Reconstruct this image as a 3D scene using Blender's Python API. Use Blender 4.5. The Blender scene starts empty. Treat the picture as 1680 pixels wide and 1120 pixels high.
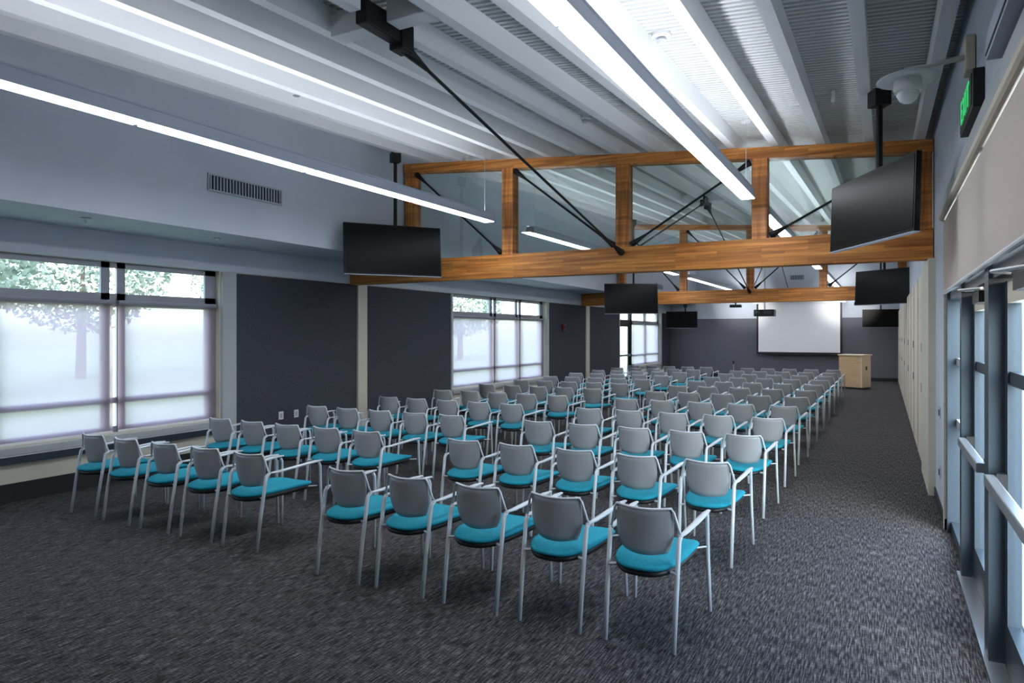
import bpy, bmesh, math, random
from mathutils import Vector, Matrix
random.seed(7)
S = bpy.context.scene
COL = S.collection
PI = math.pi

# ------------------------------------------------------------------ camera
cam_d = bpy.data.cameras.new('camera'); cam = bpy.data.objects.new('camera', cam_d); COL.objects.link(cam)
cam.location = (0, 0, 1.8)
YAW = math.atan(611 / 1130.)
cam.rotation_euler = (PI / 2, 0, YAW)
cam_d.sensor_width = 36.0
cam_d.lens = 36.0 * 1130 / 1680
cam_d.shift_y = -13 / 1680.
cam_d.clip_start = 0.02; cam_d.clip_end = 400
S.camera = cam

# ------------------------------------------------------------------ world, exposure
W = bpy.data.worlds.new('sky'); S.world = W; W.use_nodes = True
wn = W.node_tree; wn.nodes.clear()
wo = wn.nodes.new('ShaderNodeOutputWorld'); wb = wn.nodes.new('ShaderNodeBackground')
sky = wn.nodes.new('ShaderNodeTexSky')
try:
    sky.sky_type = 'NISHITA'; sky.sun_disc = False
    sky.sun_elevation = math.radians(38); sky.sun_rotation = math.radians(150)
    sky.air_density = 1.2; sky.dust_density = 2.0; sky.ozone_density = 1.4
except Exception:
    pass
hs = wn.nodes.new('ShaderNodeHueSaturation'); hs.inputs['Saturation'].default_value = .62
wn.links.new(sky.outputs[0], hs.inputs['Color']); wn.links.new(hs.outputs[0], wb.inputs[0]); wb.inputs[1].default_value = 0.95
wn.links.new(wb.outputs[0], wo.inputs[0])
LAMP = 11.0            # emission of the pendant diffusers
SPOT = 1200.0
S.view_settings.view_transform = 'Standard'
S.view_settings.look = 'None'
S.view_settings.gamma = 1.0
S.view_settings.exposure = 1.06
S.view_settings.use_curve_mapping = False
S.cycles.use_denoising = True
S.cycles.max_bounces = 8; S.cycles.diffuse_bounces = 5; S.cycles.glossy_bounces = 3
S.cycles.transparent_max_bounces = 16; S.cycles.sample_clamp_indirect = 6.0
S.cycles.caustics_reflective = False; S.cycles.caustics_refractive = False


# ------------------------------------------------------------------ materials
def lin(c):
    return tuple((v / 12.92 if v <= .04045 else ((v + .055) / 1.055) ** 2.4) for v in [x / 255. for x in c])


def mat(name, rgb, rough=.6, metal=0., spec=.5):
    m = bpy.data.materials.new(name); m.use_nodes = True
    b = m.node_tree.nodes['Principled BSDF']
    b.inputs['Base Color'].default_value = (*lin(rgb), 1)
    b.inputs['Roughness'].default_value = rough
    b.inputs['Metallic'].default_value = metal
    b.inputs['Specular IOR Level'].default_value = spec
    return m


def noisy(m, rgb2, scale=(8, 8, 8), fac=(.35, .65), detail=3, bump=0.0, coords='Object'):
    nt = m.node_tree; b = nt.nodes['Principled BSDF']
    tc = nt.nodes.new('ShaderNodeTexCoord'); mp = nt.nodes.new('ShaderNodeMapping')
    mp.inputs['Scale'].default_value = scale
    n = nt.nodes.new('ShaderNodeTexNoise'); n.inputs['Scale'].default_value = 1; n.inputs['Detail'].default_value = detail
    r = nt.nodes.new('ShaderNodeValToRGB')
    r.color_ramp.elements[0].position = fac[0]; r.color_ramp.elements[1].position = fac[1]
    r.color_ramp.elements[0].color = b.inputs['Base Color'].default_value
    r.color_ramp.elements[1].color = (*lin(rgb2), 1)
    nt.links.new(tc.outputs[coords], mp.inputs[0]); nt.links.new(mp.outputs[0], n.inputs['Vector'])
    nt.links.new(n.outputs['Fac'], r.inputs[0]); nt.links.new(r.outputs[0], b.inputs['Base Color'])
    if bump:
        bp = nt.nodes.new('ShaderNodeBump'); bp.inputs['Strength'].default_value = bump; bp.inputs['Distance'].default_value = .01
        nt.links.new(n.outputs['Fac'], bp.inputs['Height']); nt.links.new(bp.outputs[0], b.inputs['Normal'])
    return m


def emis(name, rgb, st):
    m = bpy.data.materials.new(name); m.use_nodes = True; nt = m.node_tree
    nt.nodes.clear(); o = nt.nodes.new('ShaderNodeOutputMaterial'); e = nt.nodes.new('ShaderNodeEmission')
    e.inputs[0].default_value = (*lin(rgb), 1); e.inputs[1].default_value = st
    nt.links.new(e.outputs[0], o.inputs[0]); return m


def glass(name, tint, refl=.10, rgb_refl=(255, 255, 255)):
    m = bpy.data.materials.new(name); m.use_nodes = True; nt = m.node_tree; nt.nodes.clear()
    o = nt.nodes.new('ShaderNodeOutputMaterial'); t = nt.nodes.new('ShaderNodeBsdfTransparent'); g = nt.nodes.new('ShaderNodeBsdfGlossy')
    t.inputs[0].default_value = (*lin(tint), 1); g.inputs['Roughness'].default_value = .03
    g.inputs[0].default_value = (*lin(rgb_refl), 1)
    mx = nt.nodes.new('ShaderNodeMixShader'); mx.inputs[0].default_value = refl
    nt.links.new(t.outputs[0], mx.inputs[1]); nt.links.new(g.outputs[0], mx.inputs[2]); nt.links.new(mx.outputs[0], o.inputs[0])
    return m


def shade_mat(name, rgb, openness, trans=.75):
    m = bpy.data.materials.new(name); m.use_nodes = True; nt = m.node_tree; nt.nodes.clear()
    o = nt.nodes.new('ShaderNodeOutputMaterial'); t = nt.nodes.new('ShaderNodeBsdfTransparent')
    tl = nt.nodes.new('ShaderNodeBsdfTranslucent'); d = nt.nodes.new('ShaderNodeBsdfDiffuse')
    for n in (tl, d): n.inputs[0].default_value = (*lin(rgb), 1)
    a = nt.nodes.new('ShaderNodeMixShader'); a.inputs[0].default_value = trans
    b = nt.nodes.new('ShaderNodeMixShader'); b.inputs[0].default_value = openness
    nt.links.new(d.outputs[0], a.inputs[1]); nt.links.new(tl.outputs[0], a.inputs[2])
    nt.links.new(a.outputs[0], b.inputs[1]); nt.links.new(t.outputs[0], b.inputs[2]); nt.links.new(b.outputs[0], o.inputs[0])
    return m


def wood(name, c1, c2, c3, upright=False):
    m = mat(name, c1, .5); nt = m.node_tree; b = nt.nodes['Principled BSDF']
    tc = nt.nodes.new('ShaderNodeTexCoord')
    mp = nt.nodes.new('ShaderNodeMapping'); mp.inputs['Scale'].default_value = (26, 6, 1.1) if upright else (1.1, 6, 26)
    n = nt.nodes.new('ShaderNodeTexNoise'); n.inputs['Scale'].default_value = 1.; n.inputs['Detail'].default_value = 4
    r = nt.nodes.new('ShaderNodeValToRGB')
    r.color_ramp.elements[0].position = .32; r.color_ramp.elements[0].color = (*lin(c1), 1)
    r.color_ramp.elements[1].position = .7; r.color_ramp.elements[1].color = (*lin(c3), 1)
    e = r.color_ramp.elements.new(.5); e.color = (*lin(c2), 1)
    nt.links.new(tc.outputs['Object'], mp.inputs[0]); nt.links.new(mp.outputs[0], n.inputs['Vector'])
    nt.links.new(n.outputs['Fac'], r.inputs[0])
    # staves of the glued laminations
    br = nt.nodes.new('ShaderNodeTexBrick'); mp2 = nt.nodes.new('ShaderNodeMapping')
    mp2.inputs['Rotation'].default_value = (PI / 2, PI / 2 if upright else 0, 0)
    nt.links.new(tc.outputs['Object'], mp2.inputs[0]); nt.links.new(mp2.outputs[0], br.inputs['Vector'])
    br.inputs['Scale'].default_value = 1.0; br.inputs['Brick Width'].default_value = .55; br.inputs['Row Height'].default_value = .04
    br.inputs['Mortar Size'].default_value = .0015
    br.inputs['Color1'].default_value = (.70, .68, .66, 1); br.inputs['Color2'].default_value = (1.2, 1.18, 1.14, 1); br.inputs['Mortar'].default_value = (.6, .5, .45, 1)
    mu = nt.nodes.new('ShaderNodeMixRGB'); mu.blend_type = 'MULTIPLY'; mu.inputs[0].default_value = 1
    nt.links.new(r.outputs[0], mu.inputs[1]); nt.links.new(br.outputs[0], mu.inputs[2])
    nt.links.new(mu.outputs[0], b.inputs['Base Color'])
    return m


def carpet():
    m = mat('carpet', (60, 60, 62), .95, spec=.15); nt = m.node_tree; b = nt.nodes['Principled BSDF']
    tc = nt.nodes.new('ShaderNodeTexCoord')

    def noise(scale, detail):
        mp = nt.nodes.new('ShaderNodeMapping'); mp.inputs['Scale'].default_value = scale
        n = nt.nodes.new('ShaderNodeTexNoise'); n.inputs['Scale'].default_value = 1; n.inputs['Detail'].default_value = detail
        nt.links.new(tc.outputs['Object'], mp.inputs[0]); nt.links.new(mp.outputs[0], n.inputs['Vector']); return n
    n1 = noise((140, 9, 1), 2); n2 = noise((24, 110, 1), 2); n3 = noise((1.2, 1.2, 1), 3)
    r1 = nt.nodes.new('ShaderNodeValToRGB'); r1.color_ramp.elements[0].position = .42; r1.color_ramp.elements[1].position = .72
    r1.color_ramp.elements[0].color = (*lin((42, 41, 44)), 1); r1.color_ramp.elements[1].color = (*lin((122, 120, 122)), 1)
    nt.links.new(n1.outputs['Fac'], r1.inputs[0])
    r2 = nt.nodes.new('ShaderNodeValToRGB'); r2.color_ramp.elements[0].position = .4; r2.color_ramp.elements[1].position = .62
    r2.color_ramp.elements[0].color = (.55, .55, .56, 1); r2.color_ramp.elements[1].color = (1.25, 1.22, 1.2, 1)
    nt.links.new(n2.outputs['Fac'], r2.inputs[0])
    mu = nt.nodes.new('ShaderNodeMixRGB'); mu.blend_type = 'MULTIPLY'; mu.inputs[0].default_value = 1
    nt.links.new(r1.outputs[0], mu.inputs[1]); nt.links.new(r2.outputs[0], mu.inputs[2])
    r3 = nt.nodes.new('ShaderNodeValToRGB'); r3.color_ramp.elements[0].color = (.82, .82, .83, 1); r3.color_ramp.elements[1].color = (1.1, 1.08, 1.06, 1)
    nt.links.new(n3.outputs['Fac'], r3.inputs[0])
    mv = nt.nodes.new('ShaderNodeMixRGB'); mv.blend_type = 'MULTIPLY'; mv.inputs[0].default_value = 1
    nt.links.new(mu.outputs[0], mv.inputs[1]); nt.links.new(r3.outputs[0], mv.inputs[2])
    nt.links.new(mv.outputs[0], b.inputs['Base Color'])
    return m


M = dict(
    white_paint=noisy(mat('white_wall_paint', (196, 203, 212), .8), (188, 196, 206), (1, 1, 1)),
    ceiling=mat('ceiling_deck_white', (205, 206, 205), .6),
    purlin=mat('purlin_white', (222, 223, 224), .55),
    charcoal=noisy(mat('charcoal_fabric', (74, 76, 84), .9, spec=.2), (66, 68, 76), (30, 30, 30)),
    back_grey=mat('back_wall_grey', (108, 108, 116), .8, spec=.2),
    cream=mat('cream_paint', (205, 200, 184), .6),
    trim=mat('pale_grey_trim', (176, 180, 182), .5),
    black_base=mat('black_rubber_base', (30, 30, 32), .7),
    carpet=carpet(),
    wood=wood('orange_glulam', (160, 92, 34), (204, 130, 58), (228, 160, 84)),
    wood_post=wood('orange_glulam_post', (150, 84, 30), (188, 116, 50), (210, 142, 72), True),
    steel_black=mat('black_steel', (18, 19, 22), .5, .3),
    frame=mat('window_frame_grey', (150, 150, 160), .45, .1),
    slate=mat('slate_door_frame', (58, 68, 78), .4, .4),
    shade=shade_mat('woven_roller_shade', (206, 188, 196), .42, .8),
    shade_r=shade_mat('beige_roller_shade', (214, 200, 192), .0, .16),
    glass=glass('clear_glass', (235, 245, 250)),
    glass_tint=glass('greenish_glass', (232, 240, 238), .07),
    silver=mat('silver_paint', (208, 211, 216), .35, .1),
    chrome=mat('brushed_aluminium', (200, 202, 206), .3, .8),
    back=mat('grey_plastic', (158, 158, 160), .35),
    teal=noisy(mat('turquoise_fabric', (32, 140, 162), .85, spec=.2), (42, 154, 174), (60, 60, 60)),
    pan=mat('black_plastic', (20, 22, 25), .5),
    tv=mat('tv_screen', (7, 7, 8), .35, spec=.1),
    tvb=mat('tv_bezel', (6, 6, 8), .4, spec=.2),
    lamp=emis('lamp_diffuser', (240, 246, 255), LAMP),
    lamp_up=emis('lamp_uplight', (240, 246, 255), LAMP * 1.05),
    body=mat('lamp_housing', (170, 178, 192), .5),
    screen=mat('projection_screen', (246, 246, 248), .8),
    lectern=noisy(mat('maple', (226, 192, 152), .5), (212, 176, 134), (2, 2, 20)),
    lectern2=mat('maple_side', (232, 212, 184), .5),
    beige=mat('beige_panel', (216, 204, 184), .6),
    plate=mat('white_plate', (225, 225, 225), .5),
    grass=noisy(mat('grass', (128, 142, 108), .9), (150, 160, 128), (.4, .4, .4)),
    leaf=noisy(mat('leaf', (96, 108, 98), .8), (140, 150, 138), (1.5, 1.5, 1.5)),
    bark=mat('bark', (90, 74, 60), .9),
    pave=mat('pale_concrete', (200, 200, 198), .8),
    red=mat('red_plastic', (120, 20, 25), .5),
    green=emis('exit_green', (60, 190, 110), .55),
    dome=mat('frosted_dome', (225, 228, 232), .2),
)


# ------------------------------------------------------------------ helpers
class MB:
    def __init__(s): s.bm = bmesh.new()

    def box(s, x0, x1, y0, y1, z0, z1):
        x0, x1 = min(x0, x1), max(x0, x1); y0, y1 = min(y0, y1), max(y0, y1); z0, z1 = min(z0, z1), max(z0, z1)
        v = [s.bm.verts.new(p) for p in ((x0, y0, z0), (x1, y0, z0), (x1, y1, z0), (x0, y1, z0), (x0, y0, z1), (x1, y0, z1), (x1, y1, z1), (x0, y1, z1))]
        for f in ((3, 2, 1, 0), (4, 5, 6, 7), (0, 1, 5, 4), (1, 2, 6, 5), (2, 3, 7, 6), (3, 0, 4, 7)): s.bm.faces.new([v[i] for i in f])
        return s

    def hexa(s, b, t):      # bottom four, top four points
        v = [s.bm.verts.new(p) for p in list(b) + list(t)]
        for f in ((3, 2, 1, 0), (4, 5, 6, 7), (0, 1, 5, 4), (1, 2, 6, 5), (2, 3, 7, 6), (3, 0, 4, 7)): s.bm.faces.new([v[i] for i in f])
        return s

    def tube(s, pts, r, n=8, ry=None, caps=True):     # r: number or list ; ry flattens in the local second axis
        pts = [Vector(p) for p in pts]; rings = []
        R = r if isinstance(r, (list, tuple)) else [r] * len(pts)
        up = Vector((0, 0, 1)); prev = None
        for i, p in enumerate(pts):
            d = (pts[min(i + 1, len(pts) - 1)] - pts[max(i - 1, 0)]).normalized()
            a = d.cross(up)
            if a.length < .05: a = d.cross(Vector((0, 1, 0)))
            a.normalize()
            if prev is not None and a.dot(prev) < 0: a = -a
            prev = a; b = d.cross(a).normalized()
            k = 1 if ry is None else ry
            rings.append([s.bm.verts.new(p + a * (math.cos(2 * PI * j / n) * R[i]) + b * (math.sin(2 * PI * j / n) * R[i] * k)) for j in range(n)])
        for q, w in zip(rings, rings[1:]):
            for j in range(n): s.bm.faces.new((q[j], q[(j + 1) % n], w[(j + 1) % n], w[j]))
        if caps:
            s.bm.faces.new(rings[0][::-1]); s.bm.faces.new(rings[-1])
        return s

    def lathe(s, prof, c=(0, 0, 0), n=20):      # prof: (r, z)
        rings = []
        for r, z in prof:
            rings.append([s.bm.verts.new((c[0] + max(r, 1e-4) * math.cos(2 * PI * j / n), c[1] + max(r, 1e-4) * math.sin(2 * PI * j / n), c[2] + z)) for j in range(n)])
        for q, w in zip(rings, rings[1:]):
            for j in range(n): s.bm.faces.new((q[j], q[(j + 1) % n], w[(j + 1) % n], w[j]))
        s.bm.faces.new(rings[0][::-1]); s.bm.faces.new(rings[-1]); return s

    def grid(s, nu, nv, f, thick=None):       # closed sheet: f(u,v,side)->point
        sides = []
        for sd in (0, 1):
            sides.append([[s.bm.verts.new(f(i / nu, j / nv, sd)) for j in range(nv + 1)] for i in range(nu + 1)])
        A, B = sides
        for i in range(nu):
            for j in range(nv):
                s.bm.faces.new((A[i][j], A[i + 1][j], A[i + 1][j + 1], A[i][j + 1])); s.bm.faces.new((B[i][j], B[i][j + 1], B[i + 1][j + 1], B[i + 1][j]))
        for i in range(nu):
            s.bm.faces.new((A[i][0], B[i][0], B[i + 1][0], A[i + 1][0])); s.bm.faces.new((A[i][nv], A[i + 1][nv], B[i + 1][nv], B[i][nv]))
        for j in range(nv):
            s.bm.faces.new((A[0][j], A[0][j + 1], B[0][j + 1], B[0][j])); s.bm.faces.new((A[nu][j], B[nu][j], B[nu][j + 1], A[nu][j + 1]))
        return s

    def build(s, name, m, parent=None, smooth=False, bevel=0, loc=None):
        bmesh.ops.recalc_face_normals(s.bm, faces=s.bm.faces)
        me = bpy.data.meshes.new(name); s.bm.to_mesh(me); s.bm.free()
        me.materials.append(m)
        if smooth:
            for p in me.polygons: p.use_smooth = True
        o = bpy.data.objects.new(name, me); COL.objects.link(o)
        if parent: o.parent = parent
        if loc: o.location = loc
        if bevel:
            b = o.modifiers.new('bevel', 'BEVEL'); b.width = bevel; b.segments = 2; b.limit_method = 'ANGLE'
        return o


def tag(o, label, cat, group=None, kind=None):
    if label: o['label'] = label
    if cat: o['category'] = cat
    if group: o['group'] = group
    if kind: o['kind'] = kind
    return o


def thing(name, label, cat, loc=(0, 0, 0), rz=0, group=None):
    o = bpy.data.objects.new(name, None); COL.objects.link(o); o.empty_display_size = .1
    o.location = loc; o.rotation_euler = (0, 0, rz); tag(o, label, cat, group); return o


def struct(name, mb, m, label=None, parent=None):
    o = mb.build(name, m, parent)
    if not parent: o['kind'] = 'structure'
    if label: o['label'] = label
    return o


def copy_tree(o, parent=None):
    c = o.copy(); COL.objects.link(c)
    if parent: c.parent = parent
    for ch in list(o.children): copy_tree(ch, c)
    return c


ORD = 'first second third fourth fifth sixth seventh eighth ninth tenth eleventh twelfth thirteenth fourteenth'.split()

# ------------------------------------------------------------------ room dimensions
XL, XR, YB, YF = -8.2, 0.5, 29.6, -2.6        # left, right, back, behind the camera
XU = -7.05                                    # upper left wall
ZS = 3.02                                      # soffit height
T1, T2, T0 = 9.2, 19.6, -1.2                  # truss planes


def zc(x, y): return 4.62 - .079 * (x + 7.05) + .043 * (y - 9.2)     # underside of purlins


# floor, outside ground
struct('floor', MB().box(XL - .3, XR + .25, YF - .2, YB + .2, -.1, 0), M['carpet'], 'charcoal carpet with fine streaks')
struct('ground', MB().box(-90, XL - .3, -40, 90, -.25, -.12), M['grass'], 'lawn beyond the left windows')
struct('ground_pavement', MB().box(XR + .25, 60, -40, 90, -.25, -.06), M['pave'], 'pale paving outside the glass doors')

# ceiling deck with fine ribs across the room
mb = MB(); x0, x1 = XL - .2, XR + .2; p = .075; y = YF - .1; prof = []
while y < YB + .1:
    for dy, dz in ((0, 0), (.036, 0), (.041, .022), (.070, .022)): prof.append((y + dy, dz))
    y += p
vs = [[mb.bm.verts.new((x, yy, zc(x, yy) + .2 + dz)) for x in (x0, x1)] for yy, dz in prof]
for a, b in zip(vs, vs[1:]): mb.bm.faces.new((a[0], a[1], b[1], b[0]))
struct('ceiling', mb, M['ceiling'], 'white ribbed metal roof deck')
mb = MB()
mb.hexa([(x0, YF - .1, zc(x0, YF) + .24), (x1, YF - .1, zc(x1, YF) + .24), (x1, YB + .1, zc(x1, YB) + .24), (x0, YB + .1, zc(x0, YB) + .24)],
        [(x0, YF - .1, zc(x0, YF) + .4), (x1, YF - .1, zc(x1, YF) + .4), (x1, YB + .1, zc(x1, YB) + .4), (x0, YB + .1, zc(x0, YB) + .4)])
struct('ceiling_roof', mb, M['ceiling'])

# left wall: lower wall with window openings, soffit, upper wall
WIN = [(.88, 6.54), (12.42, 17.08), (23.05, 28.1)]
ZW0, ZW1 = .6, 2.67
mb = MB()
ys = [YF]
for a, b in WIN: ys += [a, b]
ys.append(YB)
for a, b in zip(ys[::2], ys[1::2]): mb.box(XL - .25, XL, a, b, 0, ZS)
for k, (a, b) in enumerate(WIN):
    mb.box(XL - .25, XL, a, b, ZW1, ZS)
    if k < 2: mb.box(XL - .25, XL, a, b, 0, ZW0)
    else: mb.box(XL - .25, XL, 24.6, b, 0, ZW0)
struct('wall_left', mb, M['cream'])
struct('wall_left_head', MB().box(XL, XL + .012, YF, YB, ZW1 + .005, ZS), M['white_paint'])
struct('ceiling_soffit', MB().box(XL - .25, XU, YF, YB, ZS, ZS + .15), M['white_paint'], 'white soffit above the left windows')
struct('wall_left_upper', MB().box(XU - .12, XU, YF, YB, ZS + .15, 5.9).box(XU - .002, XU + .003, YF, YB, ZS, ZS + .15), M['white_paint'], 'upper left wall')
struct('wall_back', MB().box(XL - .25, XR + .2, YB, YB + .15, 2.42, 6.0), M['white_paint'])
struct('wall_back_lower', MB().box(XL - .25, XR + .2, YB - .02, YB + .15, 0, 2.42), M['back_grey'], 'dark grey lower back wall')
struct('wall_front', MB().box(XL - .25, XR + .2, YF - .15, YF, 0, 6.0), M['charcoal'])  # unseen wall behind the camera, coloured dark to cut bounced light
# right wall
YD0, YD1, ZD = 3.0, 7.45, 2.98
struct('wall_right', MB().box(XR, XR + .2, YD1, YB, 0, 6).box(XR, XR + .2, YF, YD0, 0, 6).box(XR, XR + .2, YD0, YD1, ZD, 6), M['white_paint'])
struct('baseboard_left_with_shadow', MB().box(XL, XL + .02, YF, 23.05, 0, .2).box(XL, XL + .02, 24.6, YB, 0, .2), M['black_base'])  # left base made extra tall, its black also stands for the shadow above
struct('baseboard_back', MB().box(XL + .02, XR, YB - .04, YB - .02, 0, .12), M['black_base'])
struct('baseboard_right', MB().box(XR - .015, XR, YD1, 9.0, 0, .1).box(XR - .015, XR, YF, YD0, 0, .1), M['black_base'])

# charcoal fabric panels on the left wall
PN = [(6.80, 9.36, 'between the near window and the first pale pilaster'), (9.62, 12.34, 'between the first pale pilaster and the middle window'),
      (17.24, 19.9, 'between the middle window and the second pale pilaster'), (20.2, 22.98, 'between the second pale pilaster and the far window'),
      (28.2, YB - .03, 'in the corner past the far window')]
for a, b, t in PN:
    tag(MB().box(XL, XL + .03, a, b, .21, 2.66).build('wall_panel', M['charcoal']), 'dark grey fabric wall panel ' + t, 'wall panel', 'dark grey panels along the left wall')
for k, (a, b) in enumerate(((9.37, 9.61), (19.91, 20.19))):
    struct('trim_%d' % (k + 1), MB().box(XL, XL + .06, a, b, .0, 2.66), M['cream'], 'pale pilaster strip on the left wall')
for k, (a, b) in enumerate(((6.56, 6.79), (12.345, 12.415), (17.09, 17.23), (22.985, 23.045), (28.105, 28.195))):
    struct('trim_%d' % (k + 3), MB().box(XL, XL + .05, a, b, .21, 2.66), M['trim'], 'window side trim')


# windows of the left wall
def left_window(n, a, b, mull, lab):
    fr = MB(); gx0, gx1 = XL - .115, XL - .08
    fr.box(gx0, gx1, a, b, ZW0, ZW0 + .07).box(gx0, gx1, a, b, ZW1 - .07, ZW1)
    fr.box(gx0, gx1, a, a + .12, ZW0, ZW1).box(gx0, gx1, b - .17, b, ZW0, ZW1)
    for y in mull: fr.box(gx0, gx1, y - .15, y - .045, ZW0, ZW1).box(gx0, gx1, y + .045, y + .15, ZW0, ZW1)
    fr.box(gx0, gx1, a, b, 2.13, 2.29).box(gx0, gx1, a, b, .95, 1.02)
    w = struct('window_%d' % n, fr, M['frame'], lab)
    e = [a] + mull + [b]
    for y0, y1 in zip(e, e[1:]):
        MB().box(XL - .127, XL - .121, y0 + .05, y1 - .05, ZW0 + .05, ZW1 - .05).build('pane', M['glass'], w)
    MB().box(XL - .07, XL + .07, a - .02, b + .02, ZW0 - .09, ZW0 - .02).build('window_sill', M['trim'], w)
    for y0, y1 in zip(e, e[1:]):
        s_ = MB().box(XL - .04, XL - .037, y0 + .03, y1 - .03, ZW0 + .02, 2.16).build('roller_shade', M['shade'], w)
        s_['label'] = 'translucent white roller shade'
        MB().tube([(XL - .04, y0 + .035, 2.18), (XL - .04, y1 - .035, 2.18)], .03, 10).build('shade_roller', M['frame'], s_)
        MB().box(XL - .046, XL - .031, y0 + .035, y1 - .035, ZW0 + .0, ZW0 + .025).build('hem_bar', M['plate'], s_)
    return w


left_window(1, .88, 6.54, [2.28, 3.68, 5.08], 'near left window with grey frame')
left_window(2, 12.42, 17.08, [14.35, 15.65], 'middle left window with three bays')
left_window(3, 24.6, 28.1, [26.3], 'far left window')
# dark convector ledge below the near window
t = thing('convector_heater', 'long dark slim heater cover under the near left window', 'heater', (XL + .006, 0, 0))
MB().box(.0, .05, .9, 6.5, .41, .49).build('cover', M['slate'], t); MB().box(.0, .06, .9, 6.5, .492, .505).build('top_plate', M['silver'], t)
# exit door beside the far window (23.05 - 24.6)
d = struct('door_1', MB().box(XL - .16, XL - .06, 23.05, 23.13, 0, ZW1).box(XL - .16, XL - .06, 24.46, 24.6, 0, ZW1).box(XL - .16, XL - .06, 23.05, 24.6, 2.05, 2.3).box(XL - .16, XL - .06, 23.05, 24.6, ZW1 - .07, ZW1)
           .box(XL - .13, XL - .09, 23.13, 23.25, .0, 2.05).box(XL - .13, XL - .09, 24.34, 24.46, 0, 2.05).box(XL - .13, XL - .09, 23.13, 24.46, 0, .22), M['steel_black'], 'dark framed glass exit door in the left wall')
MB().box(XL - .115, XL - .108, 23.2, 24.4, .2, 2.1).box(XL - .115, XL - .108, 23.1, 24.5, 2.3, 2.62).build('door_glass', M['glass'], d)
MB().box(XL - .08, XL - .02, 23.2, 24.4, .98, 1.05).build('push_bar', M['chrome'], d)

# storefront in the right wall -----------------------------------------
XG = XR + .10
fr = MB()
for y0, y1 in ((7.35, 7.45), (6.05, 6.17), (4.55, 4.72), (3.0, 3.12)): fr.box(XR, XR + .15, y0, y1, 0, ZD)
fr.box(XR + .02, XR + .14, 3.0, 7.45, 2.10, 2.22).box(XR + .02, XR + .14, 3.0, 7.45, ZD - .06, ZD)
fr.box(XR + .03, XR + .13, 6.17, 7.35, 0, .1)
w = struct('window_4', fr, M['slate'], 'slate aluminium storefront frame around the glass doors')
MB().box(XG, XG + .006, 6.1, 7.4, .05, 2.15).build('pane', M['glass'], w)
MB().box(XG, XG + .006, 3.05, 7.4, 2.2, ZD - .03).build('transom_pane', M['glass'], w)
MB().box(XG - .03, XG + .03, 6.17, 7.35, .96, 1.03).box(XG - .03, XG + .03, 6.17, 7.35, 1.52, 1.58).build('glazing_bar', M['trim'], w)
for n, (y0, y1) in ((2, (4.74, 6.03)), (3, (3.14, 4.53))):
    f = MB().box(XG - .03, XG + .03, y0, y0 + .1, .02, 2.08).box(XG - .03, XG + .03, y1 - .1, y1, .02, 2.08)
    f.box(XG - .03, XG + .03, y0 + .1, y1 - .1, .02, .26)
    d = struct('door_%d' % n, f, M['slate'], 'glass door with silver push bar in the right wall, ' + ('farther one' if n == 2 else 'nearer one'))
    MB().box(XG - .03, XG + .03, y0 + .1, y1 - .1, 1.96, 2.08).build('top_rail', M['beige'], d)
    MB().box(XG - .004, XG + .004, y0 + .09, y1 - .09, .25, 1.97).build('door_glass', M['glass'], d)
    MB().box(XG - .02, XG + .02, y0 + .1, y1 - .1, 1.53, 1.6).build('mid_rail', M['slate'], d)
    b = MB().box(XR - .03, XR + .02, y0 + .1, y1 - .06, .985, 1.045).build('push_bar', M['chrome'], d, bevel=.006)
    MB().box(XR + .02, XG - .03, y1 - .12, y1 - .06, .97, 1.06).box(XR + .02, XG - .03, y0 + .12, y0 + .2, .97, 1.06).build('bracket', M['steel_black'], b)
    c = MB().box(XR + .0, XG - .03, y0 + .25, y0 + .6, 1.99, 2.06).build('door_closer', M['steel_black'], d)
    MB().tube([(XR + .02, y0 + .3, 2.075), (XR - .06, y0 + .75, 2.09), (XR + .04, y0 + 1.0, 2.1)], .01, 6).build('closer_arm', M['chrome'], c)
struct('trim_8', MB().box(XR - .02, XR + .18, 3.0, 6.17, -.0, .012), M['chrome'], 'metal door threshold')
struct('trim_9', MB().box(XR - .03, XR, YD0 - .06, YD1 + .02, 2.92, 3.05), M['trim'], 'head trim over the storefront')
struct('trim_10', MB().box(XR - .02, XR, YD1, YD1 + .07, 0, 2.92), M['cream'], 'side trim of the storefront')
t = thing('roller_shade', 'wide beige roller shade above the glass doors on the right wall', 'roller shade', (XR - .02, 0, 0))
MB().box(-.002, .002, 3.02, 7.42, 2.17, 2.82).build('fabric', M['shade_r'], t)
MB().tube([(0, 3.02, 2.17), (0, 7.42, 2.17)], .016, 10).build('hem_bar', M['plate'], t)
MB().tube([(-.01, 3.02, 2.86), (-.01, 7.42, 2.86)], .035, 12).build('roller_tube', M['beige'], t)
t = thing('shade_cassette', 'grey boxy shade housing above the near glass door', 'shade housing', (XR - .03, 3.4, 3.08))
MB().box(-.05, .03, -.7, .5, -.0, .12).build('housing', M['body'], t); MB().box(-.055, -.05, -.7, .5, .02, .03).build('lip', M['slate'], t)

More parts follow.
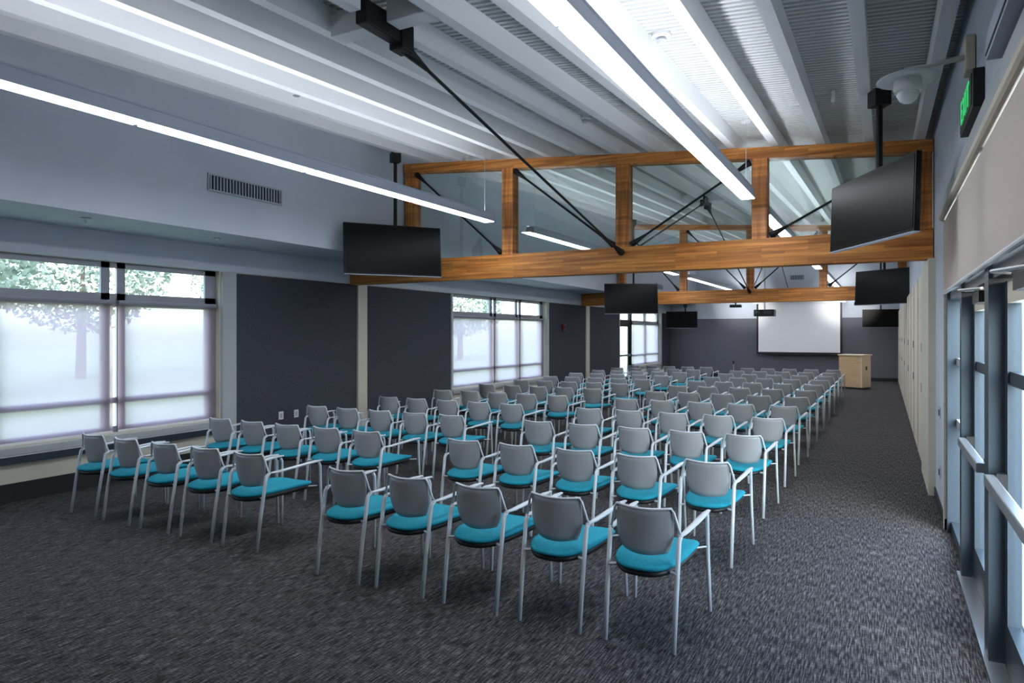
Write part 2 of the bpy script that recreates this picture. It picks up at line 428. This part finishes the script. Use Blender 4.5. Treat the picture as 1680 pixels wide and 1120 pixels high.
# beige movable partition panels down the right wall
k = 0; y = 10.6
while y < YB - .3:
    y1 = min(y + 1.52, YB - .2)
    t = thing('partition_panel', 'pale beige tall partition panel on the right wall, %s from the glass doors' % ORD[k], 'partition panel', (XR, y, 0), 0, 'partition panels on the right wall')
    MB().box(-.05, 0, .02, y1 - y - .02, .02, 2.62).build('panel', M['beige'], t, bevel=.006)
    MB().box(-.056, -.05, .0 + .03, .05, .02, 2.62).build('edge_strip', M['trim'], t)
    if k % 2 == 0: MB().box(-.058, -.051, .3, .42, 1.0, 1.12).box(-.058, -.051, .3, .42, 1.55, 1.67).build('latch_plate', M['slate'], t)
    y = y1; k += 1
struct('trim_11', MB().box(XR - .07, XR, 8.95, 10.56, 0, 2.64), M['cream'], 'cream pilaster under the first truss')
for z, nm in ((1.0, 'upper'), (.4, 'lower')):
    t = thing('wall_switch', 'small grey plate on the right wall past the glass doors, %s one' % nm, 'wall plate', (XR, 8.2, z), 0, 'plates on the right wall')
    MB().box(-.01, 0, -.05, .05, -.06, .06).build('plate', M['trim'], t); MB().box(-.018, -.01, -.02, .02, -.03, .03).build('toggle', M['slate'], t)
for y, nm in ((7.63, 'nearer the window'), (7.94, 'farther from the window')):
    t = thing('wall_outlet', 'small white outlet on the dark panel, %s' % nm, 'outlet', (XL + .03, y, .54), 0, 'outlets on the left wall')
    MB().box(0, .01, -.045, .045, -.06, .06).build('plate', M['plate'], t); MB().box(.01, .014, -.02, .02, -.035, .035).build('socket', M['trim'], t)
t = thing('fire_alarm', 'small dark red fire alarm on the grey panel past the middle window', 'alarm', (XL + .03, 18.2, 1.98))
MB().box(0, .06, -.09, .09, -.09, .09).build('body', M['red'], t); MB().box(.06, .08, -.05, .05, -.05, .05).build('strobe', M['pan'], t)


# air vents
def vent(x, y, z, w, h, nrm, label, n):
    t = thing('air_vent', label, 'vent', (x, y, z), 0, None)
    if nrm == 'x':
        MB().box(.0, .004, -w / 2, w / 2, -h / 2, h / 2).build('duct', M['pan'], t)
        MB().box(0, .02, -w / 2 - .02, w / 2 + .02, h / 2, h / 2 + .02).box(0, .02, -w / 2 - .02, w / 2 + .02, -h / 2 - .02, -h / 2).box(0, .02, -w / 2 - .02, -w / 2, -h / 2, h / 2).box(0, .02, w / 2, w / 2 + .02, -h / 2, h / 2).build('frame', M['trim'], t)
        for i in range(n):
            yy = -w / 2 + (i + .5) * w / n
            MB().box(.006, .016, yy - w / n * .18, yy + w / n * .18, -h / 2, h / 2).build('slat', M['body'], t)
    else:
        MB().box(-w / 2, w / 2, -.004, 0, -h / 2, h / 2).build('duct', M['pan'], t)
        for i in range(n):
            xx = -w / 2 + (i + .5) * w / n
            MB().box(xx - w / n * .2, xx + w / n * .2, -.016, -.006, -h / 2, h / 2).build('slat', M['body'], t)


vent(XU + .004, 6.02, 3.6, 1.1, .17, 'x', 'long dark slatted air vent high on the upper left wall', 24)
vent(XU + .004, 24.0, 3.46, .8, .17, 'x', 'small air vent on the upper left wall past the second truss', 10)
vent(-3.07, YB, 4.04, .5, .18, 'y', 'small air vent high on the white back wall', 8)

# ------------------------------------------------------------------ purlins
for k in range(14):
    x = -6.46 + .525 * k; mb = MB()
    segs = [(YF, YB)] if abs(x + 3.31) > .05 else [(YF, 3.78), (4.37, 14.25), (14.84, 24.55), (25.14, YB)]
    for a, b in segs:
        for (hw, z0, z1) in ((.047, 0, .198),):
            mb.hexa([(x - hw, a, zc(x, a) + z0), (x + hw, a, zc(x, a) + z0), (x + hw, b, zc(x, b) + z0), (x - hw, b, zc(x, b) + z0)],
                    [(x - hw, a, zc(x, a) + z1), (x + hw, a, zc(x, a) + z1), (x + hw, b, zc(x, b) + z1), (x - hw, b, zc(x, b) + z1)])
    tag(mb.build('roof_purlin', M['purlin']), 'white steel roof purlin running the room length, %s from the left wall' % ORD[k], 'roof beam', 'white purlins under the roof deck')

# ------------------------------------------------------------------ trusses
PX = [-6.90, -5.06, -3.23, -1.40, .385]


def truss(Y, label, glazed, ylast=None):
    t = thing('timber_truss', label, 'roof truss', (0, Y, 0), 0, 'orange timber trusses')
    D = .2
    MB().box(XL + .02, XR - .01, 0, D, 2.65, 3.01).build('bottom_chord', M['wood'], t, bevel=.008)
    xa, xb = -7.02, XR - .01
    za, zb = zc(xa, Y), zc(xb, Y)
    MB().hexa([(xa, 0, za - .145), (xb, 0, zb - .145), (xb, D, zb - .145), (xa, D, za - .145)], [(xa, 0, za - .003), (xb, 0, zb - .003), (xb, D, zb - .003), (xa, D, za - .003)]).build('top_chord', M['wood'], t, bevel=.006)
    for x in PX:
        zt = zc(x, Y) - .14
        MB().box(x - .095, x + .095, .005, D - .005, 3.0, zt).build('post', M['wood_post'], t, bevel=.006)
    ends = [((PX[0] + .13, 0), (PX[1] - .14, 1)), ((PX[1] + .13, 0), (PX[2] - .14, 1)), ((PX[3] - .13, 0), (PX[2] + .14, 1)), ((PX[4] - .13, 0), (PX[3] + .14, 1))]
    for (xt, _), (xb_, _) in ends:
        p0 = Vector((xt, .05, zc(xt, Y) - .19)); p1 = Vector((xb_, .05, 3.05)); dd = (p1 - p0).normalized()
        r = MB().tube([p0, p1], .016, 8).build('diagonal_rod', M['steel_black'], t)
        for q, sg in ((p0, 1), (p1, -1)):
            MB().tube([q - dd * sg * .02, q + dd * sg * .05, q + dd * sg * .22], [.05, .038, .018], 8).build('rod_fitting', M['steel_black'], r, smooth=True)
    if glazed:
        for a, b in zip(PX, PX[1:]):
            x0_, x1_ = a + .095, b - .095
            MB().hexa([(x0_, .11, 3.01), (x1_, .11, 3.01), (x1_, .118, 3.01), (x0_, .118, 3.01)],
                      [(x0_, .11, zc(x0_, Y) - .145), (x1_, .11, zc(x1_, Y) - .145), (x1_, .118, zc(x1_, Y) - .145), (x0_, .118, zc(x0_, Y) - .145)]).build('glass_pane', M['glass_tint'], t)
    return t


truss(T1, 'large orange timber truss nearest the camera, with glass between its posts', True)
truss(T2, 'farther orange timber truss low across the room near the projection screen', False)


def hub(Y, Ya, Yb, label):
    x = -3.28; z = zc(x, Y)
    t = thing('roof_brace', label, 'roof brace', (x, Y, z), 0, 'black rod braces under the roof')
    MB().box(-.05, .05, -.28, .26, -.09, .08).box(-.065, .065, .12, .27, -.13, .08).build('hub_plate', M['steel_black'], t, bevel=.01)
    for sg in (-1, 1):
        MB().box(sg * .07, sg * .47, -.08, .08, -.02, .15).build('cross_beam', M['purlin'], t, bevel=.006)
    for sg, Yt in ((-1, Ya), (1, Yb)):
        if Yt is None: continue
        p0 = Vector((0, sg * .24, -.09)); p1 = Vector((.05 + (0), (Yt - Y) - sg * .02 + (0.22 if sg < 0 else 0), 2.93 - z))
        dd = (p1 - p0).normalized()
        r = MB().tube([p0, p1], .015, 8).build('tie_rod', M['steel_black'], t)
        MB().tube([p0 - dd * .04, p0 + dd * .08, p0 + dd * .3], [.05, .04, .017], 8).build('rod_fitting', M['steel_black'], r, smooth=True)
        MB().tube([p1 - dd * .3, p1 - dd * .1, p1], [.017, .04, .05], 8).build('rod_fitting', M['steel_black'], r, smooth=True)


hub(4.08, None, T1, 'black steel brace with rod at the ceiling in front of the near truss')
hub(14.55, T1, T2, 'black steel brace at the ceiling between the two timber trusses')
hub(24.85, T2, YB, 'black steel brace at the ceiling beyond the far truss')

# ------------------------------------------------------------------ pendant lights
def pendant(x, y0, n, label):
    L = 1.8
    t = thing('pendant_light', label, 'pendant light', (x, y0, 3.44), 0, 'long linear pendant lights')
    hb = MB(); Lt = n * L
    hb.hexa([(-.085, 0, 0), (.085, 0, 0), (.085, Lt, 0), (-.085, Lt, 0)], [(-.065, 0, .11), (.065, 0, .11), (.065, Lt, .11), (-.065, Lt, .11)])
    hb.box(-.067, -.062, 0, Lt, .108, .128).box(.062, .067, 0, Lt, .108, .128)
    hb.build('housing', M['body'], t, bevel=.004)
    df = MB(); up = MB()
    for i in range(n):
        df.box(-.075, .075, i * L + .02, (i + 1) * L - .02, -.008, -.001); up.box(-.055, .055, i * L + .05, (i + 1) * L - .05, .1102, .1112)
    df.build('diffuser', M['lamp'], t); up.build('uplight', M['lamp_up'], t)
    for i in (0, n):
        yy = min(max(i * L, .15), Lt - .15)
        h = zc(x, y0 + yy) + .2 - 3.44
        c = MB().tube([(0, yy, .11), (0, yy, h)], .0028, 5).build('suspension_cable', M['trim'], t)
        MB().lathe([(.055, -.025), (.06, 0)], (0, yy, h), 14).build('canopy', M['plate'], c)


for j, (xx, nm) in enumerate(((-5.10, 'left'), (-1.46, 'right'))):
    pendant(xx, 1.55, 4, 'long glowing pendant light on the %s, in front of the near truss' % nm)
    pendant(xx, 10.05, 5, 'long glowing pendant light on the %s, between the two trusses' % nm)
    pendant(xx, 20.3, 5, 'long glowing pendant light on the %s, beyond the far truss' % nm)

# ------------------------------------------------------------------ televisions
def tv(c, a, tilt, w, h, label, pole=None, wall=False):
    t = thing('television', label, 'television', c, a, 'wide black televisions')
    ct, st = math.cos(tilt), math.sin(tilt)
    R = Matrix.Rotation(-tilt, 4, 'X')

    def part(mb, name, m, par=t, bevel=0):
        mb.bm.transform(R); return mb.build(name, m, par, bevel=bevel)
    part(MB().box(-w / 2, w / 2, 0, .045, -h / 2, h / 2), 'casing', M['tvb'], t, .006)
    part(MB().box(-w / 2 + .02, w / 2 - .02, -.003, -.0005, -h / 2 + .025, h / 2 - .02), 'screen', M['tv'])
    part(MB().box(-w / 2, w / 2, -.004, .05, -h / 2 - .008, -h / 2), 'bottom_strip', M['body'])
    part(MB().box(-.22, .22, .045, .09, -.16, .16), 'back_bracket', M['steel_black'])
    if pole:
        px_, py_, zt = pole
        d = Vector((px_ - c[0], py_ - c[1], 0)); Ri = Matrix.Rotation(-a, 3, 'Z'); d = Ri @ d
        p = MB().tube([(d.x, d.y, zt - c[2]), (d.x, d.y, -.1)], .028, 10).build('ceiling_pole', M['steel_black'], t)
        MB().box(d.x - .07, d.x + .07, d.y - .07, d.y + .07, zt - c[2] - .14, zt - c[2]).build('ceiling_mount', M['steel_black'], p)
        MB().tube([(0, .07, 0), (d.x, d.y, 0)], .03, 8).build('swivel_arm', M['steel_black'], t)
    return t


tv((-6.36, 8.10, 3.03), .93, .08, 1.46, .745, 'black television hanging left of the near truss, tilted towards the room', (-6.55, 8.38, zc(-6.55, 8.38)))
tv((-.125, 6.75, 2.90), -1.08, .03, 1.42, .62, 'black television hanging at right, angled beside the glass doors', (-.04, 6.98, zc(-.04, 6.98) + .0))
tv((-6.05, 18.0, 2.75), .5, .1, 1.45, .82, 'black television hanging at the left end of the far truss', (-6.1, 18.35, zc(-6.1, 18.35)))
tv((-.04, 18.4, 2.90), -.62, .05, 1.45, .82, 'black television hanging at the right end of the far truss', (0, 18.75, zc(0, 18.75)))
t5 = tv((-7.35, 28.3, 2.37), .25, 0, 1.25, .68, 'small looking black television in the far left corner', (-7.3, 28.7, ZS))
t6 = tv((-.12, 28.6, 2.36), 0, 0, 1.2, .66, 'black television by the back wall right of the projection screen', (-.12, 28.9, zc(0, 28.8)))

# ------------------------------------------------------------------ back wall: screen, projector, lectern
t = thing('projection_screen', 'large white projection screen with black borders on the back wall', 'projection screen', (-3.0, YB - .25, 0))
MB().box(-1.50, 1.50, 0, .006, 1.06, 3.0).build('fabric', M['screen'], t)
MB().box(-1.57, -1.50, -.002, .008, 1.0, 3.1).box(1.50, 1.57, -.002, .008, 1.0, 3.1).box(-1.57, 1.57, -.012, .02, .97, 1.06).build('border', M['pan'], t)
MB().box(-1.7, 1.7, -.06, .12, 3.0, 3.16).build('housing', M['plate'], t)
t = thing('projector', 'black projector hanging in front of the projection screen', 'projector', (-3.48, 24.0, 2.5))
MB().box(-.32, .32, -.2, .25, -.13, .09).build('casing', M['pan'], t, bevel=.02)
MB().tube([(-.18, .25, -.02), (-.18, .31, -.02)], .06, 16).build('lens', M['steel_black'], t)
MB().box(-.26, -.14, -.205, -.2, -.06, .04).box(0, .24, -.205, -.2, -.06, .04).build('rear_grille', M['slate'], t)
p = MB().tube([(0, 0, .09), (0, 0, zc(-3.48, 24) + .2 - 2.5)], .025, 10).build('ceiling_pole', M['plate'], t)
for x, y, lab in ((-3.62, T2 + .1, 'left'), (-.53, T2 + .1, 'right')):
    t = thing('spotlight', 'small black spotlight under the far truss, %s one' % lab, 'spotlight', (x, y, 2.65), 0, 'spotlights under the far truss')
    MB().tube([(0, 0, 0), (0, 0, -.05)], .02, 8).build('stem', M['steel_black'], t)
    MB().box(-.15, .15, -.08, .1, -.13, -.05).build('head', M['steel_black'], t, bevel=.01)
    MB().box(-.12, .12, .101, .104, -.12, -.06).build('lens', M['plate'], t)
    ld = bpy.data.lights.new('spotlight_beam', 'SPOT'); lo = bpy.data.objects.new('spotlight_beam', ld); COL.objects.link(lo); lo.parent = t
    lo.location = (0, .13, -.09); ld.energy = SPOT; ld.spot_size = math.radians(17); ld.spot_blend = 1.0; ld.color = (1, .98, .94); ld.shadow_soft_size = .06
    tgt = Vector((-1.5 if x < -2 else -.78, YB - y, .62)); lo.rotation_euler = tgt.to_track_quat('-Z', 'Y').to_euler()
t = thing('lectern', 'light maple lectern at the front right by the back wall', 'lectern', (-.98, 24.9, 0), -.42)
MB().box(-.37, .34, 0, .05, .06, 1.08).build('front_panel', M['lectern'], t, bevel=.006)
MB().box(.34, .38, 0, .6, .06, 1.08).build('side_panel', M['lectern2'], t, bevel=.006)
MB().box(-.37, -.33, .05, .6, .06, 1.08).build('side_panel', M['lectern2'], t, bevel=.006)
MB().box(-.33, .34, .05, .55, .45, .48).build('shelf', M['lectern'], t)
MB().box(-.40, .42, -.03, .62, 1.08, 1.12).build('top', M['lectern2'], t, bevel=.008)
MB().box(.381, .39, .25, .33, .62, .74).build('handle', M['pan'], t)
MB().box(-.35, .36, .03, .57, 0, .06).build('plinth', M['pan'], t)
t = thing('microphone_stand', 'thin chrome microphone stand in the centre aisle near the front row', 'microphone stand', (-4.2, 22.5, 0))
MB().lathe([(.15, 0), (.15, .015), (.02, .03)], (0, 0, 0), 18).build('base', M['steel_black'], t)
MB().tube([(0, 0, .02), (0, 0, .84)], .012, 8).build('pole', M['chrome'], t)
MB().tube([(0, 0, .84), (0, -.02, .9), (0, -.03, .95)], [.014, .028, .022], 10).build('microphone', M['pan'], t, smooth=True)
t = thing('monitor_speaker', 'low black floor speaker beside the microphone stand', 'speaker', (-4.2, 22.9, 0))
MB().hexa([(-.25, -.16, 0), (.25, -.16, 0), (.25, .2, 0), (-.25, .2, 0)], [(-.25, -.02, .34), (.25, -.02, .34), (.25, .2, .34), (-.25, .2, .34)]).build('cabinet', M['pan'], t, bevel=.01)
MB().hexa([(-.21, -.158, .03), (.21, -.158, .03), (.21, -.148, .03), (-.21, -.148, .03)], [(-.21, -.04, .31), (.21, -.04, .31), (.21, -.03, .31), (-.21, -.03, .31)]).build('grille', M['slate'], t)

# ------------------------------------------------------------------ right wall: exit sign and wireless dome
t = thing('exit_sign', 'black and green exit sign high on the right wall', 'exit sign', (XR, 5.05, 3.2))
MB().box(-.06, 0, -.36, .36, -.11, .11).build('casing', M['pan'], t, bevel=.006)
MB().box(-.064, -.0605, -.33, .33, -.09, .09).build('face', mat('dark_green_face', (8, 40, 24), .3), t)
cu = bpy.data.curves.new('lettering', 'FONT'); cu.body = 'EXIT'; cu.size = .2; cu.align_x = 'CENTER'; cu.align_y = 'CENTER'; cu.extrude = .002; cu.space_character = 1.25
to = bpy.data.objects.new('tmp', cu); COL.objects.link(to)
bpy.context.view_layer.update()
me = bpy.data.meshes.new_from_object(to.evaluated_get(bpy.context.evaluated_depsgraph_get()))
bpy.data.objects.remove(to)
me.materials.clear(); me.materials.append(M['green'])
le = bpy.data.objects.new('lettering', me); COL.objects.link(le); le.parent = t; le.location = (-.067, 0, 0); le.rotation_euler = (PI / 2, 0, -PI / 2)
t = thing('security_camera', 'white dome camera with dish shroud on a wall arm at upper right', 'security camera', (.135, 5.2, 3.44))
MB().lathe([(.02, .075), (.08, .07), (.18, .03), (.185, .018), (.17, .015), (.08, .03), (.07, .0)], (0, 0, 0), 28).build('shroud', M['dome'], t, smooth=True)
MB().lathe([(.03, .04), (.078, .03), (.085, -.03), (.08, -.06), (.068, -.062)], (0, 0, 0), 24).build('housing', M['plate'], t, smooth=True)
MB().lathe([(.066, -.06), (.068, -.08), (.05, -.115), (.02, -.135), (.002, -.138)], (0, 0, 0), 20).build('lens_dome', M['dome'], t, smooth=True)
MB().tube([(-.02, 0, .085), (.12, 0, .09), (.31, 0, .11)], [.018, .014, .018], 10).build('wall_arm', M['plate'], t, smooth=True)
MB().box(.31, .362, -.09, .09, .0, .22).build('wall_plate', M['beige'], t, bevel=.01)


# ------------------------------------------------------------------ ceiling devices
def detector(x, y, label):
    z = zc(x, y) + .2
    t = thing('smoke_detector', label, 'smoke detector', (x, y, z), 0, 'round detectors on the ceiling')
    MB().lathe([(.075, 0), (.08, -.03), (.062, -.045), (.06, -.03)], (0, 0, 0), 22).build('base', M['plate'], t, smooth=False)
    MB().lathe([(.04, -.045), (.045, -.06), (.02, -.075)], (0, 0, 0), 16).build('sensor', M['trim'], t)


def sprinkler(x, y, z, label, drop=.12):
    t = thing('sprinkler_head', label, 'sprinkler', (x, y, z), 0, 'sprinkler heads')
    MB().lathe([(.05, 0), (.05, -.008)], (0, 0, 0), 16).build('escutcheon', M['trim'], t)
    MB().tube([(0, 0, 0), (0, 0, -drop)], .018, 10).build('pipe', M['plate'], t)
    MB().lathe([(.012, -drop), (.012, -drop - .03), (.04, -drop - .032), (.04, -drop - .036)], (0, 0, 0), 14).build('deflector', M['chrome'], t)


detector(-1.59, 5.48, 'round white smoke detector on the ceiling right of the near right pendant light')
detector(-3.3 + .06, 7.87, 'round white smoke detector on the ceiling just before the near truss')
sprinkler(-5.65, 5.5, zc(-5.65, 5.5) + .2, 'dark and white sprinkler head on the ceiling above the left pendant light')
sprinkler(-6.68, 7.71, zc(-6.68, 7.71) + .2, 'small sprinkler head at the ceiling edge by the upper left wall')
sprinkler(-.45, 7.57, zc(-.45, 7.57) + .2, 'sprinkler head on the ceiling before the right television')
sprinkler(-7.4, 4.25, ZS, 'sprinkler head under the soffit above the near left window', .03)
sprinkler(-7.5, 5.95, ZS, 'sprinkler head under the soffit near the window end', .03)

# ------------------------------------------------------------------ chairs
def sup(v, e=.6): return math.copysign(abs(v) ** e, v)


def make_chair():
    t = thing('stacking_armchair', '', 'chair')
    del t['category']

    # seat cushion: rounded rectangle, slightly dished; +y is the front
    def seat_pt(k):
        top, w, y0, y1, z = k

        def f(u, v, sd):
            a = 2 * PI * u; r = v
            x = sup(math.cos(a), .55) * r; yy = sup(math.sin(a), .55) * r
            yc = (y0 + y1) / 2; hy = (y1 - y0) / 2
            ww = w * (1 + .10 * yy)
            edge = max(0, (r - .82) / .18)
            zz = z + (.012 if sd == 0 else -.012) * (1 - edge ** 2) * 1.6
            zz += .012 * x * x - .01 * max(0, yy - .6) * (3 if yy > .6 else 0)
            return (x * ww, yc + yy * hy, zz)
        return f

    def disc(name, m, w, y0, y1, z, th):
        bm = bmesh.new(); n = 28; rings = []
        layers = [(.0, th), (.55, th), (.86, th * .93), (.97, th * .6), (1.0, 0), (.96, -th * .6), (.8, -th), (.0, -th)]
        for r, h in layers:
            ring = []
            for j in range(n):
                a = 2 * PI * j / n; ex = .62 if math.sin(a) < 0 else .38
                x = sup(math.cos(a), ex) * max(r, .01); yy = sup(math.sin(a), ex) * max(r, .01)
                if yy < 0: x *= 1 - .12 * yy * yy
                zz = z + h + .014 * x * x - (.02 * max(0, yy - .55))
                ring.append(bm.verts.new((x * w * (1 + .06 * yy), (y0 + y1) / 2 + yy * (y1 - y0) / 2, zz)))
            rings.append(ring)
        for q, ww in zip(rings, rings[1:]):
            for j in range(n): bm.faces.new((q[j], q[(j + 1) % n], ww[(j + 1) % n], ww[j]))
        bm.faces.new(rings[0][::-1]); bm.faces.new(rings[-1])
        b = MB(); b.bm.free(); b.bm = bm
        return b.build(name, m, t, smooth=True)
    disc('seat', M['teal'], .212, -.02, .68, .452, .022)
    disc('seat_pan', M['pan'], .205, -.012, .65, .420, .026)

    # backrest: curved plastic shell, wider in the middle, sides wrapped to the front
    def bk(u, v, sd):
        z = .508 + .272 * v
        hw = .132 + .040 * math.sin(min(1, v * 2.0) * PI / 2) - .006 * max(0, (v - .6) / .4)
        x = (2 * u - 1)
        y = .075 - .03 * v + .055 * x * x + (.0 if sd else .012)
        z += .012 * x * x * v - (.012 * x * x if v == 0 else 0) * -1
        return (x * hw, y, z)
    MB().grid(12, 8, bk).build('backrest', M['back'], t, smooth=True)

    # frame around the back: from one arm up, over the top edge, down to the other
    pts = [(-.214, .13, .632), (-.204, .118, .66), (-.178, .10, .765), (-.163, .096, .789)]
    top = [(x, .05 + .052 * (x / .165) ** 2 - .002, .782 + .008 * (x / .165) ** 2) for x in (-.12, -.06, 0, .06, .12)]
    pts = pts + top + [(-p[0], p[1], p[2]) for p in pts[::-1]]
    MB().tube(pts, .0085, 6).build('back_frame', M['silver'], t, smooth=True)
    for s_ in (-1, 1):
        MB().tube([(s_ * .203, 0, 0), (s_ * .206, .05, .33), (s_ * .208, .10, .61), (s_ * .211, .13, .632)], .0145, 8).build('leg', M['silver'], t, smooth=True)
        MB().tube([(s_ * .252, .71, 0), (s_ * .240, .705, .35), (s_ * .236, .70, .60), (s_ * .238, .685, .632)], .0125, 8).build('leg', M['silver'], t, smooth=True)
        MB().tube([(s_ * .209, .11, .632), (s_ * .215, .22, .630), (s_ * .228, .42, .640), (s_ * .240, .62, .652), (s_ * .241, .72, .650)], [.013, .019, .022, .022, .013], 8, ry=.55).build('armrest', M['silver'], t, smooth=True)
        MB().tube([(s_ * .205, .06, .43), (s_ * .165, .08, .43)], .009, 6).build('seat_bracket', M['silver'], t)
        MB().tube([(s_ * .238, .66, .43), (s_ * .18, .6, .43)], .006, 6).build('seat_bracket', M['silver'], t)
    MB().tube([(-.10, .50, .40), (-.11, .50, .41), (.11, .50, .41), (.10, .50, .40)], .008, 6).build('crossbar', M['silver'], t)
    return t


proto = make_chair()
rowY = [3.835, 5.45, 7.05, 8.62, 10.17, 11.72, 13.2, 14.72, 16.25, 17.8, 19.35, 20.95]
first = True
for k, y in enumerate(rowY):
    for side in ('right', 'left'):
        for i in range(5):
            x = (-1.238 - .575 * i) if side == 'right' else (-4.735 - .562 * i)
            yy = y + (.02 + .12 * (k == 0) if side == 'left' else 0) + random.uniform(-.012, .012)
            if first: o = proto; first = False
            else: o = copy_tree(proto)
            o.location = (x + random.uniform(-.008, .008), yy, 0)
            o.rotation_euler = (0, 0, random.uniform(-.015, .015))
            seat = ['aisle end', 'second from the aisle', 'middle seat', 'fourth from the aisle', 'fifth from the aisle'] if side == 'left' else \
                   ['door side end', 'second from the door side', 'middle seat', 'fourth from the door side', 'centre aisle end']
            o['label'] = 'turquoise seat grey armchair, %s block, %s row from the camera, %s' % (side, ORD[k], seat[i])
            o['category'] = 'chair'; o['group'] = 'turquoise seat armchairs set out in rows'

# ------------------------------------------------------------------ outside
def tree(x, y, h, r, lab):
    t = thing('garden_tree', lab, 'tree', (x, y, -.12), 0, 'trees outside the left windows')
    MB().tube([(0, 0, 0), (.1, 0, h * .35), (0, .1, h * .6)], [.22, .16, .08], 8).build('trunk', M['bark'], t)
    bm = bmesh.new()
    rr = random.Random(int(x * 10 + y * 100))
    for _ in range(5200):
        uv = Vector((rr.gauss(0, 1), rr.gauss(0, 1), rr.gauss(0, 1))).normalized() * rr.uniform(.45, 1) ** .6; c = Vector((uv.x * r, uv.y * r, h * .62 + uv.z * .38 * h))
        q = rr.uniform(.07, .17); e1 = Vector((rr.gauss(0, 1), rr.gauss(0, 1), rr.gauss(0, 1))).normalized(); e2 = e1.orthogonal().normalized()
        bm.faces.new([bm.verts.new(c + e1 * q), bm.verts.new(c + e2 * q * .5), bm.verts.new(c - e1 * q), bm.verts.new(c - e2 * q * .5)])
    b = MB(); b.bm.free(); b.bm = bm; b.build('foliage', M['leaf'], t)


for i, (x, y, h, r) in enumerate([(-19, 2.5, 6, 2.6), (-24, 9, 7.5, 3.2), (-30, 17, 8, 3.6), (-22, 24, 5.5, 2.4), (-34, 30, 9, 4), (-27, 42, 7, 3.4), (-38, 6, 10, 4.5)]):
    tree(x, y, h, r, 'leafy tree outside, %s along the left windows' % ORD[i])
